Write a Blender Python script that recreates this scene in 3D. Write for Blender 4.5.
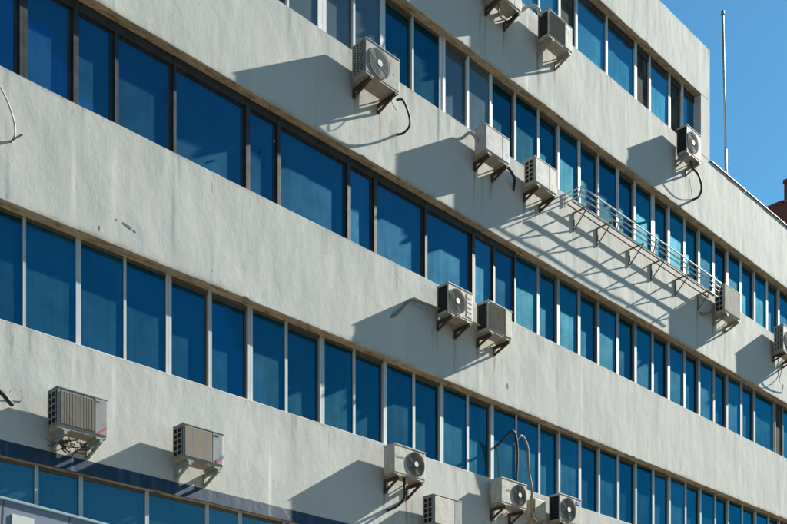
import bpy, bmesh, math, random
from mathutils import Vector, noise, Matrix

random.seed(7)
S = bpy.context.scene
C = S.collection
for o in list(bpy.data.objects):
    bpy.data.objects.remove(o)

# ------------------------------------------------------------------ camera
# The facade is the plane y = 0 (outside is -y), x runs along it, z is up.
cam_d = bpy.data.cameras.new('camera')
cam = bpy.data.objects.new('camera', cam_d)
C.objects.link(cam)
cam.location = (-5.7096, -13.5185, 1.6)
cam.rotation_euler = (math.radians(90), 0, math.radians(46.007 - 90))
cam_d.sensor_width = 36.0
cam_d.lens = 1020.0 / 787.0 * 36.0
cam_d.shift_y = (790.0 - 262.0) / 787.0      # rising-front lens: verticals stay vertical
cam_d.clip_end = 2000
S.camera = cam

# ------------------------------------------------------------------ sky, sun, exposure
SUN = Vector((5.4, -1.0, 3.50)).normalized()         # direction towards the sun
world = bpy.data.worlds.new('World')
S.world = world
world.use_nodes = True
wt = world.node_tree
bg = wt.nodes['Background']
sky = wt.nodes.new('ShaderNodeTexSky')
sky.sky_type = 'NISHITA'
sky.sun_disc = False
sky.sun_elevation = math.asin(SUN.z)
sky.sun_rotation = math.atan2(SUN.x, SUN.y)
sky.altitude = 0
sky.air_density = 1.0
sky.dust_density = 0.25
sky.ozone_density = 1.5
tintn = wt.nodes.new('ShaderNodeMix')      # the photograph's cool grade of the whole sky
tintn.data_type = 'RGBA'
tintn.blend_type = 'MULTIPLY'
tintn.inputs[0].default_value = 1.0
tintn.inputs[7].default_value = (0.39, 0.845, 0.965, 1)
wt.links.new(sky.outputs[0], tintn.inputs[6])
wt.links.new(tintn.outputs[2], bg.inputs[0])
bg.inputs[1].default_value = 0.05
sun_d = bpy.data.lights.new('sun', 'SUN')
sun_d.energy = 5.0
sun_d.angle = math.radians(0.5)
sun_d.color = (1.0, 0.985, 0.87)
sun = bpy.data.objects.new('sun', sun_d)
C.objects.link(sun)
sun.rotation_euler = (-SUN).to_track_quat('-Z', 'Y').to_euler()
sun.location = (30, -20, 40)
S.view_settings.view_transform = 'Standard'
S.view_settings.look = 'None'
S.view_settings.gamma = 1.0
S.view_settings.use_curve_mapping = False
S.view_settings.exposure = 1.6
S.render.engine = 'CYCLES'
S.cycles.max_bounces = 8
S.cycles.transparent_max_bounces = 8

# ------------------------------------------------------------------ node helpers
def new_mat(name):
    m = bpy.data.materials.new(name)
    m.use_nodes = True
    nt = m.node_tree
    for n in list(nt.nodes):
        nt.nodes.remove(n)
    out = nt.nodes.new('ShaderNodeOutputMaterial')
    return m, nt, out

def nd(nt, t, **kw):
    n = nt.nodes.new(t)
    for k, v in kw.items():
        if k in n.inputs.keys() if isinstance(k, str) else False:
            n.inputs[k].default_value = v
        else:
            setattr(n, k, v)
    return n

def noise_node(nt, vec, scale, detail=4, rough=0.55, sc=None):
    if sc is not None:
        mp = nt.nodes.new('ShaderNodeMapping')
        mp.inputs['Scale'].default_value = sc
        nt.links.new(vec, mp.inputs['Vector'])
        vec = mp.outputs[0]
    n = nt.nodes.new('ShaderNodeTexNoise')
    n.inputs['Scale'].default_value = scale
    n.inputs['Detail'].default_value = detail
    n.inputs['Roughness'].default_value = rough
    nt.links.new(vec, n.inputs['Vector'])
    return n.outputs[0]

def ramp(nt, fac, stops):
    r = nt.nodes.new('ShaderNodeValToRGB')
    el = r.color_ramp.elements
    while len(el) > 1:
        el.remove(el[-1])
    el[0].position, el[0].color = stops[0][0], (*stops[0][1], 1)
    for p, c in stops[1:]:
        e = el.new(p)
        e.color = (*c, 1)
    nt.links.new(fac, r.inputs[0])
    return r.outputs[0]

def mixc(nt, fac, a, b, mode='MIX'):
    m = nt.nodes.new('ShaderNodeMix')
    m.data_type = 'RGBA'
    m.blend_type = mode
    for sock, v in ((m.inputs[0], fac), (m.inputs[6], a), (m.inputs[7], b)):
        if hasattr(v, 'is_linked'):
            nt.links.new(v, sock)
        elif isinstance(v, (int, float)):
            sock.default_value = v
        else:
            sock.default_value = (*v, 1)
    return m.outputs[2]

def math_n(nt, op, a, b=0.0, clamp=False):
    m = nt.nodes.new('ShaderNodeMath')
    m.operation = op
    m.use_clamp = clamp
    for sock, v in ((m.inputs[0], a), (m.inputs[1], b)):
        if hasattr(v, 'is_linked'):
            nt.links.new(v, sock)
        else:
            sock.default_value = v
    return m.outputs[0]

def coords(nt, kind='Object'):
    return nt.nodes.new('ShaderNodeTexCoord').outputs[kind]

def bump(nt, h, strength, dist):
    b = nt.nodes.new('ShaderNodeBump')
    b.inputs['Strength'].default_value = strength
    b.inputs['Distance'].default_value = dist
    nt.links.new(h, b.inputs['Height'])
    return b.outputs[0]

def principled(nt, out, col, rough=0.6, metal=0.0, normal=None, spec=0.4):
    p = nt.nodes.new('ShaderNodeBsdfPrincipled')
    if hasattr(col, 'is_linked'):
        nt.links.new(col, p.inputs['Base Color'])
    else:
        p.inputs['Base Color'].default_value = (*col, 1)
    if hasattr(rough, 'is_linked'):
        nt.links.new(rough, p.inputs['Roughness'])
    else:
        p.inputs['Roughness'].default_value = rough
    p.inputs['Metallic'].default_value = metal
    p.inputs['Specular IOR Level'].default_value = spec
    if normal is not None:
        nt.links.new(normal, p.inputs['Normal'])
    nt.links.new(p.outputs[0], out.inputs[0])
    return p

M = {}

def mat_plaster(name, stripe=False, tint=(0.465, 0.447, 0.417)):
    m, nt, out = new_mat(name)
    v = coords(nt)
    big = noise_node(nt, v, 0.55, 4, 0.6)
    patch = noise_node(nt, v, 2.1, 5, 0.62, (1.0, 1.0, 0.7))
    fine = noise_node(nt, v, 22, 5, 0.65)
    streak = noise_node(nt, v, 7.0, 5, 0.65, (1.0, 1.0, 0.05))
    # irregular lifts of plaster, taller than wide, with wandering edges
    dist = nt.nodes.new('ShaderNodeTexNoise')
    dist.inputs['Scale'].default_value = 2.2
    dist.inputs['Detail'].default_value = 3
    nt.links.new(v, dist.inputs['Vector'])
    off = nt.nodes.new('ShaderNodeVectorMath'); off.operation = 'MULTIPLY_ADD'
    off.inputs[1].default_value = (0.22, 0.0, 0.30)
    nt.links.new(dist.outputs['Color'], off.inputs[0])
    nt.links.new(v, off.inputs[2])
    mp = nt.nodes.new('ShaderNodeMapping')
    mp.inputs['Scale'].default_value = (1.5, 0.0, 0.72)
    nt.links.new(off.outputs[0], mp.inputs[0])
    vor = nt.nodes.new('ShaderNodeTexVoronoi')
    vor.inputs['Scale'].default_value = 1.0
    nt.links.new(mp.outputs[0], vor.inputs['Vector'])
    vs = nt.nodes.new('ShaderNodeSeparateColor')
    nt.links.new(vor.outputs['Color'], vs.inputs[0])
    cell = vs.outputs[0]
    c = mixc(nt, ramp(nt, big, [(0.3, (0, 0, 0)), (0.7, (1, 1, 1))]), [t * 0.93 for t in tint], [min(1, t * 1.04) for t in tint])
    c = mixc(nt, math_n(nt, 'MULTIPLY', cell, 0.8), c, (tint[0] * 0.88, tint[1] * 0.905, tint[2] * 0.93))
    c = mixc(nt, ramp(nt, patch, [(0.44, (0, 0, 0)), (0.64, (0.7, 0.7, 0.7))]), c, (tint[0] * 0.93, tint[1] * 0.95, tint[2] * 0.96))
    c = mixc(nt, ramp(nt, streak, [(0.54, (0, 0, 0)), (0.76, (0.22, 0.22, 0.22))]), c, (0.27, 0.26, 0.225))
    # run-off marks that start at the sill above and die out downwards (v of the UV = metres below the sill)
    uv = coords(nt, 'UV')
    sep = nt.nodes.new('ShaderNodeSeparateXYZ')
    nt.links.new(uv, sep.inputs[0])
    comb = nt.nodes.new('ShaderNodeCombineXYZ')
    nt.links.new(sep.outputs[0], comb.inputs[0])
    nt.links.new(math_n(nt, 'MULTIPLY', sep.outputs[1], 0.12), comb.inputs[1])
    so = nt.nodes.new('ShaderNodeSeparateXYZ')
    nt.links.new(v, so.inputs[0])
    nt.links.new(math_n(nt, 'SNAP', so.outputs[2], 3.4), comb.inputs[2])
    drip = noise_node(nt, comb.outputs[0], 11.0, 3, 0.7)
    length = noise_node(nt, comb.outputs[0], 3.1, 2, 0.5)
    fall = math_n(nt, 'SUBTRACT', math_n(nt, 'MULTIPLY', math_n(nt, 'SUBTRACT', length, 0.25), 2.2), sep.outputs[1], True)
    dm = math_n(nt, 'MULTIPLY', ramp(nt, drip, [(0.60, (0, 0, 0)), (0.69, (1, 1, 1))]), fall, True)
    c = mixc(nt, math_n(nt, 'MULTIPLY', dm, 0.75, True), c, (0.17, 0.155, 0.125))
    at = nt.nodes.new('ShaderNodeVertexColor')
    at.layer_name = 'stain'
    sc_ = nt.nodes.new('ShaderNodeSeparateColor')
    nt.links.new(at.outputs[0], sc_.inputs[0])
    brk = math_n(nt, 'ADD', 0.65, math_n(nt, 'MULTIPLY', streak, 1.4))
    c = mixc(nt, math_n(nt, 'MULTIPLY', sc_.outputs[0], brk, True), c, (0.135, 0.125, 0.10))
    c = mixc(nt, math_n(nt, 'MULTIPLY', sc_.outputs[1], brk, True), c, (0.20, 0.10, 0.045))
    c = mixc(nt, math_n(nt, 'MULTIPLY', sc_.outputs[2], math_n(nt, 'MULTIPLY', fine, 1.6), True), c, (0.20, 0.165, 0.12))
    # specks
    sp = noise_node(nt, v, 15, 3, 0.5)
    c = mixc(nt, ramp(nt, sp, [(0.69, (0, 0, 0)), (0.76, (0.6, 0.6, 0.6))]), c, (0.19, 0.17, 0.14))
    if stripe:   # the navy band painted along the foot of this wall, in the wall's own height
        edge = math_n(nt, 'ADD', so.outputs[2], math_n(nt, 'MULTIPLY', math_n(nt, 'SUBTRACT', fine, 0.5), 0.012))
        k = math_n(nt, 'LESS_THAN', edge, 6.306)
        navy = mixc(nt, patch, (0.003, 0.015, 0.045), (0.007, 0.028, 0.072))
        navy = mixc(nt, ramp(nt, streak, [(0.5, (0, 0, 0)), (0.72, (0.35, 0.35, 0.35))]), navy, (0.09, 0.15, 0.20))
        c = mixc(nt, k, c, navy)
    mid = noise_node(nt, v, 4.5, 4, 0.55, (1.0, 1.0, 0.6))
    pit = ramp(nt, noise_node(nt, v, 9, 3, 0.6), [(0.66, (1, 1, 1)), (0.74, (0, 0, 0))])
    h = math_n(nt, 'ADD', math_n(nt, 'MULTIPLY', fine, 0.09), math_n(nt, 'MULTIPLY', patch, 0.46))
    h = math_n(nt, 'ADD', h, math_n(nt, 'MULTIPLY', mid, 0.27))
    h = math_n(nt, 'ADD', h, math_n(nt, 'MULTIPLY', cell, 0.21))
    h = math_n(nt, 'ADD', h, math_n(nt, 'MULTIPLY', pit, 0.07))
    nrm = bump(nt, h, 0.88, 0.016)
    rgh = 0.85
    if stripe:
        rgh = math_n(nt, 'SUBTRACT', 0.85, math_n(nt, 'MULTIPLY', k, 0.33))
    principled(nt, out, c, rgh, 0, nrm, 0.35 if stripe else 0.2)
    return m

M['plaster'] = mat_plaster('plaster')
M['plaster_striped'] = mat_plaster('plaster_striped', True)

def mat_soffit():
    m, nt, out = new_mat('soffit_bounce_tan')
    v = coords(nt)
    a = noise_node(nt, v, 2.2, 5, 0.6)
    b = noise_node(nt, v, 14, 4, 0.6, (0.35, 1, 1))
    c = mixc(nt, ramp(nt, a, [(0.35, (0, 0, 0)), (0.68, (1, 1, 1))]), (0.30, 0.25, 0.175), (0.42, 0.36, 0.26))  # warm light bounced up from the ground is painted in as tan
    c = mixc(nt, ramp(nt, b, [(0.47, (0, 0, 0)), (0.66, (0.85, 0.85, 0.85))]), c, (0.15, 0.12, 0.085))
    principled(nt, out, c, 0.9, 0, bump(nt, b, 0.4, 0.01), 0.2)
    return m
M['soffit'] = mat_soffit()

def mat_paint(name, col, rough=0.45, metal=0.0, dirt=0.25, dirt_col=(0.20, 0.17, 0.13), scale=5.0, rand=0.08, spec=0.3):
    m, nt, out = new_mat(name)
    col = [x * 0.66 for x in col]
    dirt_col = [x * 0.7 for x in dirt_col]
    v = coords(nt)
    n1 = noise_node(nt, v, scale, 5, 0.65)
    n2 = noise_node(nt, v, scale * 3.0, 4, 0.6, (1, 1, 0.18))
    oi = nt.nodes.new('ShaderNodeObjectInfo')
    k = math_n(nt, 'ADD', math_n(nt, 'MULTIPLY', oi.outputs['Random'], rand * 2), 1 - rand)
    cc = nt.nodes.new('ShaderNodeCombineColor')
    for i in range(3):
        nt.links.new(k, cc.inputs[i])
    c = mixc(nt, 1.0, col, cc.outputs[0], 'MULTIPLY')
    c = mixc(nt, ramp(nt, n1, [(0.45, (0, 0, 0)), (0.75, (dirt,) * 3)]), c, dirt_col)
    c = mixc(nt, ramp(nt, n2, [(0.5, (0, 0, 0)), (0.75, (dirt * 0.8,) * 3)]), c, dirt_col)
    r = math_n(nt, 'ADD', math_n(nt, 'MULTIPLY', n1, 0.25), rough - 0.12)
    principled(nt, out, c, r, metal, bump(nt, n1, 0.08, 0.004), spec)
    return m

M['alu_light'] = mat_paint('pale_aluminium', (0.66, 0.67, 0.68), 0.5, 0.0, 0.22)
M['alu_white'] = mat_paint('white_frame_paint', (0.78, 0.79, 0.80), 0.5, 0.0, 0.15)
M['alu_dark'] = mat_paint('dark_bronze_aluminium', (0.036, 0.036, 0.038), 0.42, 0.0, 0.2)
M['sash_brown'] = mat_paint('brown_sash', (0.13, 0.115, 0.10), 0.5, 0.0, 0.3)
M['alu_mid'] = mat_paint('grey_aluminium', (0.36, 0.35, 0.345), 0.45, 0.0, 0.3)
M['ac_white'] = mat_paint('ac_white_enamel', (0.68, 0.63, 0.55), 0.72, 0, 0.48, (0.30, 0.23, 0.15), 5)
M['ac_grey'] = mat_paint('ac_grey_enamel', (0.43, 0.415, 0.385), 0.72, 0, 0.45, (0.22, 0.20, 0.17), 6)
M['ac_silver'] = mat_paint('ac_silver', (0.37, 0.365, 0.365), 0.72, 0.0, 0.42, (0.25, 0.21, 0.16), 6)
M['ac_lilac'] = mat_paint('ac_faded_lilac', (0.64, 0.585, 0.59), 0.72, 0, 0.5, (0.36, 0.30, 0.24), 6)
def mat_streaked():
    m, nt, out = new_mat('sun_bleached_front')
    v = coords(nt)
    a = noise_node(nt, v, 7, 4, 0.6, (1, 1, 0.10))
    b = noise_node(nt, v, 3.1, 3, 0.6, (1, 1, 0.25))
    c = ramp(nt, a, [(0.34, (0.10, 0.095, 0.09)), (0.46, (0.19, 0.18, 0.17)), (0.555, (0.21, 0.17, 0.13)), (0.60, (0.26, 0.16, 0.07)), (0.65, (0.19, 0.185, 0.18)), (0.75, (0.12, 0.115, 0.11))])
    c = mixc(nt, ramp(nt, b, [(0.4, (0, 0, 0)), (0.7, (0.6, 0.6, 0.6))]), c, (0.15, 0.14, 0.135))
    principled(nt, out, c, 0.8, 0, bump(nt, a, 0.1, 0.004), 0.3)
    return m
M['ac_streaked'] = mat_streaked()
M['ac_pan'] = mat_paint('ac_base_pan', (0.46, 0.43, 0.37), 0.6, 0, 0.6, (0.20, 0.14, 0.09), 7)
M['black'] = mat_paint('black_void', (0.012, 0.012, 0.013), 0.8, 0, 0.1, (0.04, 0.035, 0.03))
M['grille_dark'] = mat_paint('dark_grille', (0.12, 0.117, 0.113), 0.95, 0, 0.3, (0.16, 0.13, 0.10), 5.0, 0.08, 0.08)
M['grille_brown'] = mat_paint('dusty_grille', (0.28, 0.25, 0.21), 0.95, 0, 0.5, (0.15, 0.12, 0.09), 5.0, 0.08, 0.08)
M['grille_grey'] = mat_paint('grey_grille', (0.42, 0.41, 0.39), 0.95, 0, 0.4, (0.18, 0.15, 0.12), 5.0, 0.08, 0.08)
M['hub'] = mat_paint('fan_hub', (0.66, 0.63, 0.55), 0.5, 0, 0.2)
M['hub_white'] = mat_paint('fan_hub_white', (0.82, 0.82, 0.80), 0.4, 0, 0.1)
M['rust'] = mat_paint('rusty_iron', (0.075, 0.056, 0.044), 0.8, 0.0, 0.6, (0.20, 0.10, 0.05), 9)
M['iron'] = mat_paint('painted_iron', (0.42, 0.42, 0.40), 0.6, 0.0, 0.6, (0.20, 0.12, 0.07), 9)
M['dull_iron'] = mat_paint('dull_brown_iron', (0.20, 0.175, 0.15), 0.7, 0.0, 0.5, (0.22, 0.13, 0.08), 9)
M['rail_paint'] = mat_paint('rail_paint', (0.78, 0.77, 0.74), 0.55, 0.0, 0.5, (0.26, 0.19, 0.13), 9)
M['green_iron'] = mat_paint('grey_green_iron', (0.36, 0.43, 0.40), 0.6, 0.0, 0.4, (0.20, 0.14, 0.09), 9)
M['hose_black'] = mat_paint('black_hose', (0.025, 0.024, 0.023), 0.6, 0, 0.3, (0.12, 0.10, 0.08), 8)
M['hose_grey'] = mat_paint('taped_hose', (0.30, 0.28, 0.25), 0.7, 0, 0.5, (0.12, 0.10, 0.08), 12)
M['hose_white'] = mat_paint('white_hose', (0.62, 0.60, 0.55), 0.6, 0, 0.4, (0.30, 0.25, 0.18), 12)
M['cream'] = mat_paint('cream_box', (0.62, 0.55, 0.38), 0.6, 0, 0.4, (0.30, 0.22, 0.14), 8)
M['blue_label'] = mat_paint('blue_label', (0.03, 0.24, 0.52), 0.5, 0, 0.1)
M['red_label'] = mat_paint('red_label', (0.50, 0.06, 0.10), 0.5, 0, 0.2)
M['orange_label'] = mat_paint('orange_label', (0.62, 0.26, 0.16), 0.5, 0, 0.2)
M['dark_label'] = mat_paint('dark_label', (0.06, 0.06, 0.07), 0.5, 0, 0.1)
M['panel_dark'] = mat_paint('stained_dark_panel', (0.05, 0.05, 0.05), 0.95, 0, 0.8, (0.19, 0.185, 0.175), 2.5, 0.08, 0.08)
M['blind'] = mat_paint('blind_fabric', (0.95, 0.98, 1.0), 0.9, 0, 0.1, (0.3, 0.3, 0.3), 3, 0.15)
M['room'] = mat_paint('room_wall', (0.30, 0.30, 0.30), 0.9, 0, 0.1)
M['roof'] = mat_paint('roof_felt', (0.16, 0.16, 0.16), 0.9, 0, 0.3)
M['sign_face'] = mat_paint('sign_blue_grey', (0.23, 0.275, 0.38), 0.5, 0, 0.15)
M['sign_trim'] = mat_paint('sign_pale_blue', (0.36, 0.52, 0.60), 0.45, 0, 0.15)
M['sign_letter'] = mat_paint('sign_letter', (0.75, 0.74, 0.70), 0.5, 0, 0.15)
M['steel_pole'] = mat_paint('galvanised_pole', (0.40, 0.41, 0.43), 0.38, 0.4, 0.25)
M['chip'] = mat_paint('bare_render', (0.16, 0.165, 0.16), 0.9, 0, 0.5, (0.30, 0.30, 0.29), 20)

def mat_brick(name, c1, c2):
    m, nt, out = new_mat(name)
    v = coords(nt)
    n = noise_node(nt, v, 0.35, 5, 0.6)
    n2 = noise_node(nt, v, 7.0, 4, 0.6)
    c = mixc(nt, n, c1, c2)
    c = mixc(nt, ramp(nt, n2, [(0.5, (0, 0, 0)), (0.7, (0.5, 0.5, 0.5))]), c, [x * 0.6 for x in c1])
    principled(nt, out, c, 0.9, 0, bump(nt, n2, 0.4, 0.02), 0.2)
    return m
M['red_brick'] = mat_brick('red_brick', (0.20, 0.055, 0.038), (0.26, 0.075, 0.05))

def mat_ground(name, c1, c2, sc):
    m, nt, out = new_mat(name)
    v = coords(nt)
    n = noise_node(nt, v, sc, 6, 0.65)
    n2 = noise_node(nt, v, sc * 40, 3, 0.6)
    c = mixc(nt, n, c1, c2)
    principled(nt, out, c, 0.9, 0, bump(nt, n2, 0.4, 0.01), 0.2)
    return m
M['asphalt'] = mat_ground('asphalt', (0.070, 0.052, 0.037), (0.11, 0.083, 0.06), 0.3)
M['paving'] = mat_ground('paving', (0.27, 0.20, 0.14), (0.34, 0.27, 0.19), 0.8)

def mat_glass(name, refl, film, tint, f0=0.05, film_amt=0.3, sheen=0.08, dustc=(0.35, 0.62, 0.72)):
    """Tinted reflective-film glazing: a coloured mirror coat over a faintly dusty film and tinted see-through glass."""
    m, nt, out = new_mat(name)
    v = coords(nt)
    oi = nt.nodes.new('ShaderNodeObjectInfo')
    rnd = oi.outputs['Random']
    wav = noise_node(nt, v, 1.1, 2, 0.5)
    nrm = bump(nt, wav, 0.10, 0.012)
    gl = nt.nodes.new('ShaderNodeBsdfGlossy')
    gl.inputs['Roughness'].default_value = 0.025
    gl.inputs['Color'].default_value = (*refl, 1)
    nt.links.new(nrm, gl.inputs['Normal'])
    df = nt.nodes.new('ShaderNodeBsdfDiffuse')
    dust = noise_node(nt, v, 2.3, 5, 0.65)
    streak = noise_node(nt, v, 9.0, 4, 0.6, (1, 1, 0.08))
    k = math_n(nt, 'ADD', 0.62, math_n(nt, 'MULTIPLY', math_n(nt, 'ADD', dust, streak), 0.38))
    k = math_n(nt, 'MULTIPLY', k, math_n(nt, 'ADD', 0.5, math_n(nt, 'MULTIPLY', rnd, 1.0)))
    cc = nt.nodes.new('ShaderNodeCombineColor')
    for i in range(3):
        nt.links.new(k, cc.inputs[i])
    fc = mixc(nt, 1.0, film, cc.outputs[0], 'MULTIPLY')
    nt.links.new(fc, df.inputs['Color'])
    # fine dust scatters sunlight forwards
    dg = nt.nodes.new('ShaderNodeBsdfGlossy')
    dg.inputs['Roughness'].default_value = 0.40
    dg.inputs['Color'].default_value = (*dustc, 1)
    md = nt.nodes.new('ShaderNodeMixShader')
    nt.links.new(math_n(nt, 'MULTIPLY', math_n(nt, 'POWER', math_n(nt, 'ADD', math_n(nt, 'MULTIPLY', dust, 0.7), math_n(nt, 'MULTIPLY', streak, 0.45)), 1.2), math_n(nt, 'ADD', sheen * 0.9, math_n(nt, 'MULTIPLY', rnd, sheen * 1.7)), True), md.inputs[0])
    nt.links.new(df.outputs[0], md.inputs[1])
    nt.links.new(dg.outputs[0], md.inputs[2])
    tr = nt.nodes.new('ShaderNodeBsdfTransparent')
    tr.inputs['Color'].default_value = (*tint, 1)
    mx = nt.nodes.new('ShaderNodeMixShader')
    mx.inputs[0].default_value = film_amt
    nt.links.new(tr.outputs[0], mx.inputs[1])
    nt.links.new(md.outputs[0], mx.inputs[2])
    fr = nt.nodes.new('ShaderNodeFresnel')
    fr.inputs['IOR'].default_value = 1.5
    fac = math_n(nt, 'ADD', math_n(nt, 'MULTIPLY', fr.outputs[0], 1.0 - f0), f0, True)
    mx2 = nt.nodes.new('ShaderNodeMixShader')
    nt.links.new(fac, mx2.inputs[0])
    nt.links.new(mx.outputs[0], mx2.inputs[1])
    nt.links.new(gl.outputs[0], mx2.inputs[2])
    nt.links.new(mx2.outputs[0], out.inputs[0])
    return m
M['glass_blue'] = mat_glass('blue_reflective_glass', (0.015, 0.43, 0.70), (0.006, 0.065, 0.105), (0.12, 0.54, 0.66), film_amt=0.22, f0=0.075, sheen=0.26, dustc=(0.19, 0.53, 0.64))
M['glass_navy'] = mat_glass('deep_blue_reflective_glass', (0.03, 0.54, 0.98), (0.03, 0.15, 0.25), (0.20, 0.56, 0.70), film_amt=0.24, sheen=0.27, dustc=(0.20, 0.55, 0.76))
M['glass_pale'] = mat_glass('pale_glass', (0.40, 0.70, 0.85), (0.24, 0.29, 0.29), (0.82, 0.92, 0.92), 0.04, 0.28)
M['glass_top'] = mat_glass('light_blue_glass', (0.16, 0.66, 1.0), (0.06, 0.25, 0.38), (0.30, 0.68, 0.84), 0.08, 0.34, 0.10, (0.15, 0.55, 0.80))
M['glass_teal'] = mat_glass('teal_glass', (0.30, 0.72, 0.85), (0.05, 0.12, 0.14), (0.36, 0.66, 0.72), 0.06, 0.25)

# ------------------------------------------------------------------ mesh helpers
def obj(name, bm, mats, parent=None, smooth=False):
    me = bpy.data.meshes.new(name)
    bm.normal_update()
    bm.to_mesh(me)
    bm.free()
    for mt in (mats if isinstance(mats, (list, tuple)) else [mats]):
        me.materials.append(M[mt])
    if smooth:
        for p in me.polygons:
            p.use_smooth = True
    o = bpy.data.objects.new(name, me)
    C.objects.link(o)
    if parent is not None:
        o.parent = parent
    return o

def empty(name, loc=(0, 0, 0)):
    o = bpy.data.objects.new(name, None)
    C.objects.link(o)
    o.location = loc
    o.empty_display_size = 0.2
    return o

def tag(o, label, cat, group=None):
    o['label'] = label
    o['category'] = cat
    if group:
        o['group'] = group
    return o

def box(bm, x0, x1, y0, y1, z0, z1, bev=0.0, mi=0):
    if x0 > x1: x0, x1 = x1, x0
    if y0 > y1: y0, y1 = y1, y0
    if z0 > z1: z0, z1 = z1, z0
    vs = [bm.verts.new(p) for p in ((x0, y0, z0), (x1, y0, z0), (x1, y1, z0), (x0, y1, z0),
                                    (x0, y0, z1), (x1, y0, z1), (x1, y1, z1), (x0, y1, z1))]
    fs = [bm.faces.new([vs[i] for i in q]) for q in ((0, 3, 2, 1), (4, 5, 6, 7), (0, 1, 5, 4), (1, 2, 6, 5), (2, 3, 7, 6), (3, 0, 4, 7))]
    for f in fs:
        f.material_index = mi
    if bev > 0:
        es = list({e for f in fs for e in f.edges})
        bmesh.ops.bevel(bm, geom=es, offset=bev, segments=2, affect='EDGES', profile=0.6)
    return fs

def bar(bm, a, b, w, h=None):
    """square bar from a to b"""
    a, b = Vector(a), Vector(b)
    h = h or w
    d = (b - a).normalized()
    up = Vector((0, 0, 1)) if abs(d.z) < 0.9 else Vector((1, 0, 0))
    s = d.cross(up).normalized() * w / 2
    t = s.cross(d).normalized() * h / 2
    v = [bm.verts.new(p + i * s + j * t) for p in (a, b) for i, j in ((-1, -1), (1, -1), (1, 1), (-1, 1))]
    for q in ((3, 2, 1, 0), (4, 5, 6, 7), (0, 1, 5, 4), (1, 2, 6, 5), (2, 3, 7, 6), (3, 0, 4, 7)):
        bm.faces.new([v[i] for i in q])

def smooth_path(pts, n=6):
    pts = [Vector(p) for p in pts]
    P = [2 * pts[0] - pts[1]] + pts + [2 * pts[-1] - pts[-2]]
    out = []
    for i in range(1, len(P) - 2):
        for k in range(n):
            t = k / n
            a, b, c, d = P[i - 1], P[i], P[i + 1], P[i + 2]
            out.append(0.5 * ((2 * b) + (c - a) * t + (2 * a - 5 * b + 4 * c - d) * t * t + (3 * b - a - 3 * c + d) * t ** 3))
    out.append(pts[-1])
    return out

def tube(bm, pts, r, sides=8, n=6, wob=0.0):
    path = smooth_path(pts, n) if n > 1 else [Vector(p) for p in pts]
    rings = []
    prev = None
    for i, p in enumerate(path):
        d = (path[min(i + 1, len(path) - 1)] - path[max(i - 1, 0)]).normalized()
        if prev is None:
            up = Vector((0, 0, 1)) if abs(d.z) < 0.9 else Vector((1, 0, 0))
            s = d.cross(up).normalized()
        else:
            s = (prev - d * prev.dot(d)).normalized()
        prev = s
        t = d.cross(s)
        rr = r * (1 + (wob * (random.random() - 0.5)))
        rings.append([bm.verts.new(p + rr * (math.cos(a) * s + math.sin(a) * t)) for a in [2 * math.pi * k / sides for k in range(sides)]])
    for a, b in zip(rings, rings[1:]):
        for k in range(sides):
            f = bm.faces.new((a[k], a[(k + 1) % sides], b[(k + 1) % sides], b[k]))
            f.smooth = True
    bm.faces.new(rings[0][::-1])
    bm.faces.new(rings[-1])

def disc(bm, cx, cz, y, r, th, n=32):
    """disc facing -y"""
    f = [bm.verts.new((cx + r * math.cos(a), y, cz + r * math.sin(a))) for a in [2 * math.pi * k / n for k in range(n)]]
    b = [bm.verts.new((v.co.x, y + th, v.co.z)) for v in f]
    bm.faces.new(f)
    for k in range(n):
        bm.faces.new((f[k], b[k], b[(k + 1) % n], f[(k + 1) % n]))

def ring(bm, cx, cz, y, r, t, n=32, th=0.006):
    ro, ri = r + t / 2, r - t / 2
    L = []
    for k in range(n):
        a = 2 * math.pi * k / n
        c, s = math.cos(a), math.sin(a)
        L.append([bm.verts.new((cx + q * c, yy, cz + q * s)) for q, yy in ((ro, y), (ri, y), (ri, y + th), (ro, y + th))])
    for k in range(n):
        a, b = L[k], L[(k + 1) % n]
        for i in range(4):
            bm.faces.new((a[i], a[(i + 1) % 4], b[(i + 1) % 4], b[i]))

# ------------------------------------------------------------------ ground (kind = structure)
def sheet(name, x0, x1, y0, y1, z, mat):
    bm = bmesh.new()
    vs = [bm.verts.new(p) for p in ((x0, y0, z), (x1, y0, z), (x1, y1, z), (x0, y1, z))]
    bm.faces.new(vs)
    o = obj(name, bm, mat)
    o['kind'] = 'structure'
    return o
sheet('ground', -600, 600, -600, 600, -0.13, 'asphalt')
bm = bmesh.new()
box(bm, -30, 60, -4.2, 0.3, -0.126, 0.0, 0.015)
pv = obj('pavement', bm, 'paving')
pv['kind'] = 'structure'

# ------------------------------------------------------------------ the building
Z_A_TOP, Z_A_BOT = 21.056, 19.694
SILL = {1: 18.133, 2: 14.729, 3: 11.329, 4: 7.929, 5: 4.53}
HEAD = {1: 19.694, 2: 16.330, 3: 12.942, 4: 9.540, 5: 6.100}
U0, U1, UC = -4.0, 27.0, 18.90          # left end, right end, corner of the taller block

bld = tag(empty('office_building', (12, 0.5, 0)), 'weathered white office block with ribbon rows of blue glass windows', 'building')
bld.location = (0, 0, 0)

random.seed(3)
seams = []
u = U0
while u < U1:
    u += random.uniform(0.35, 1.25)
    seams.append((u, random.uniform(-0.0050, 0.0050), random.uniform(0.012, 0.04), random.random()))

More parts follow.
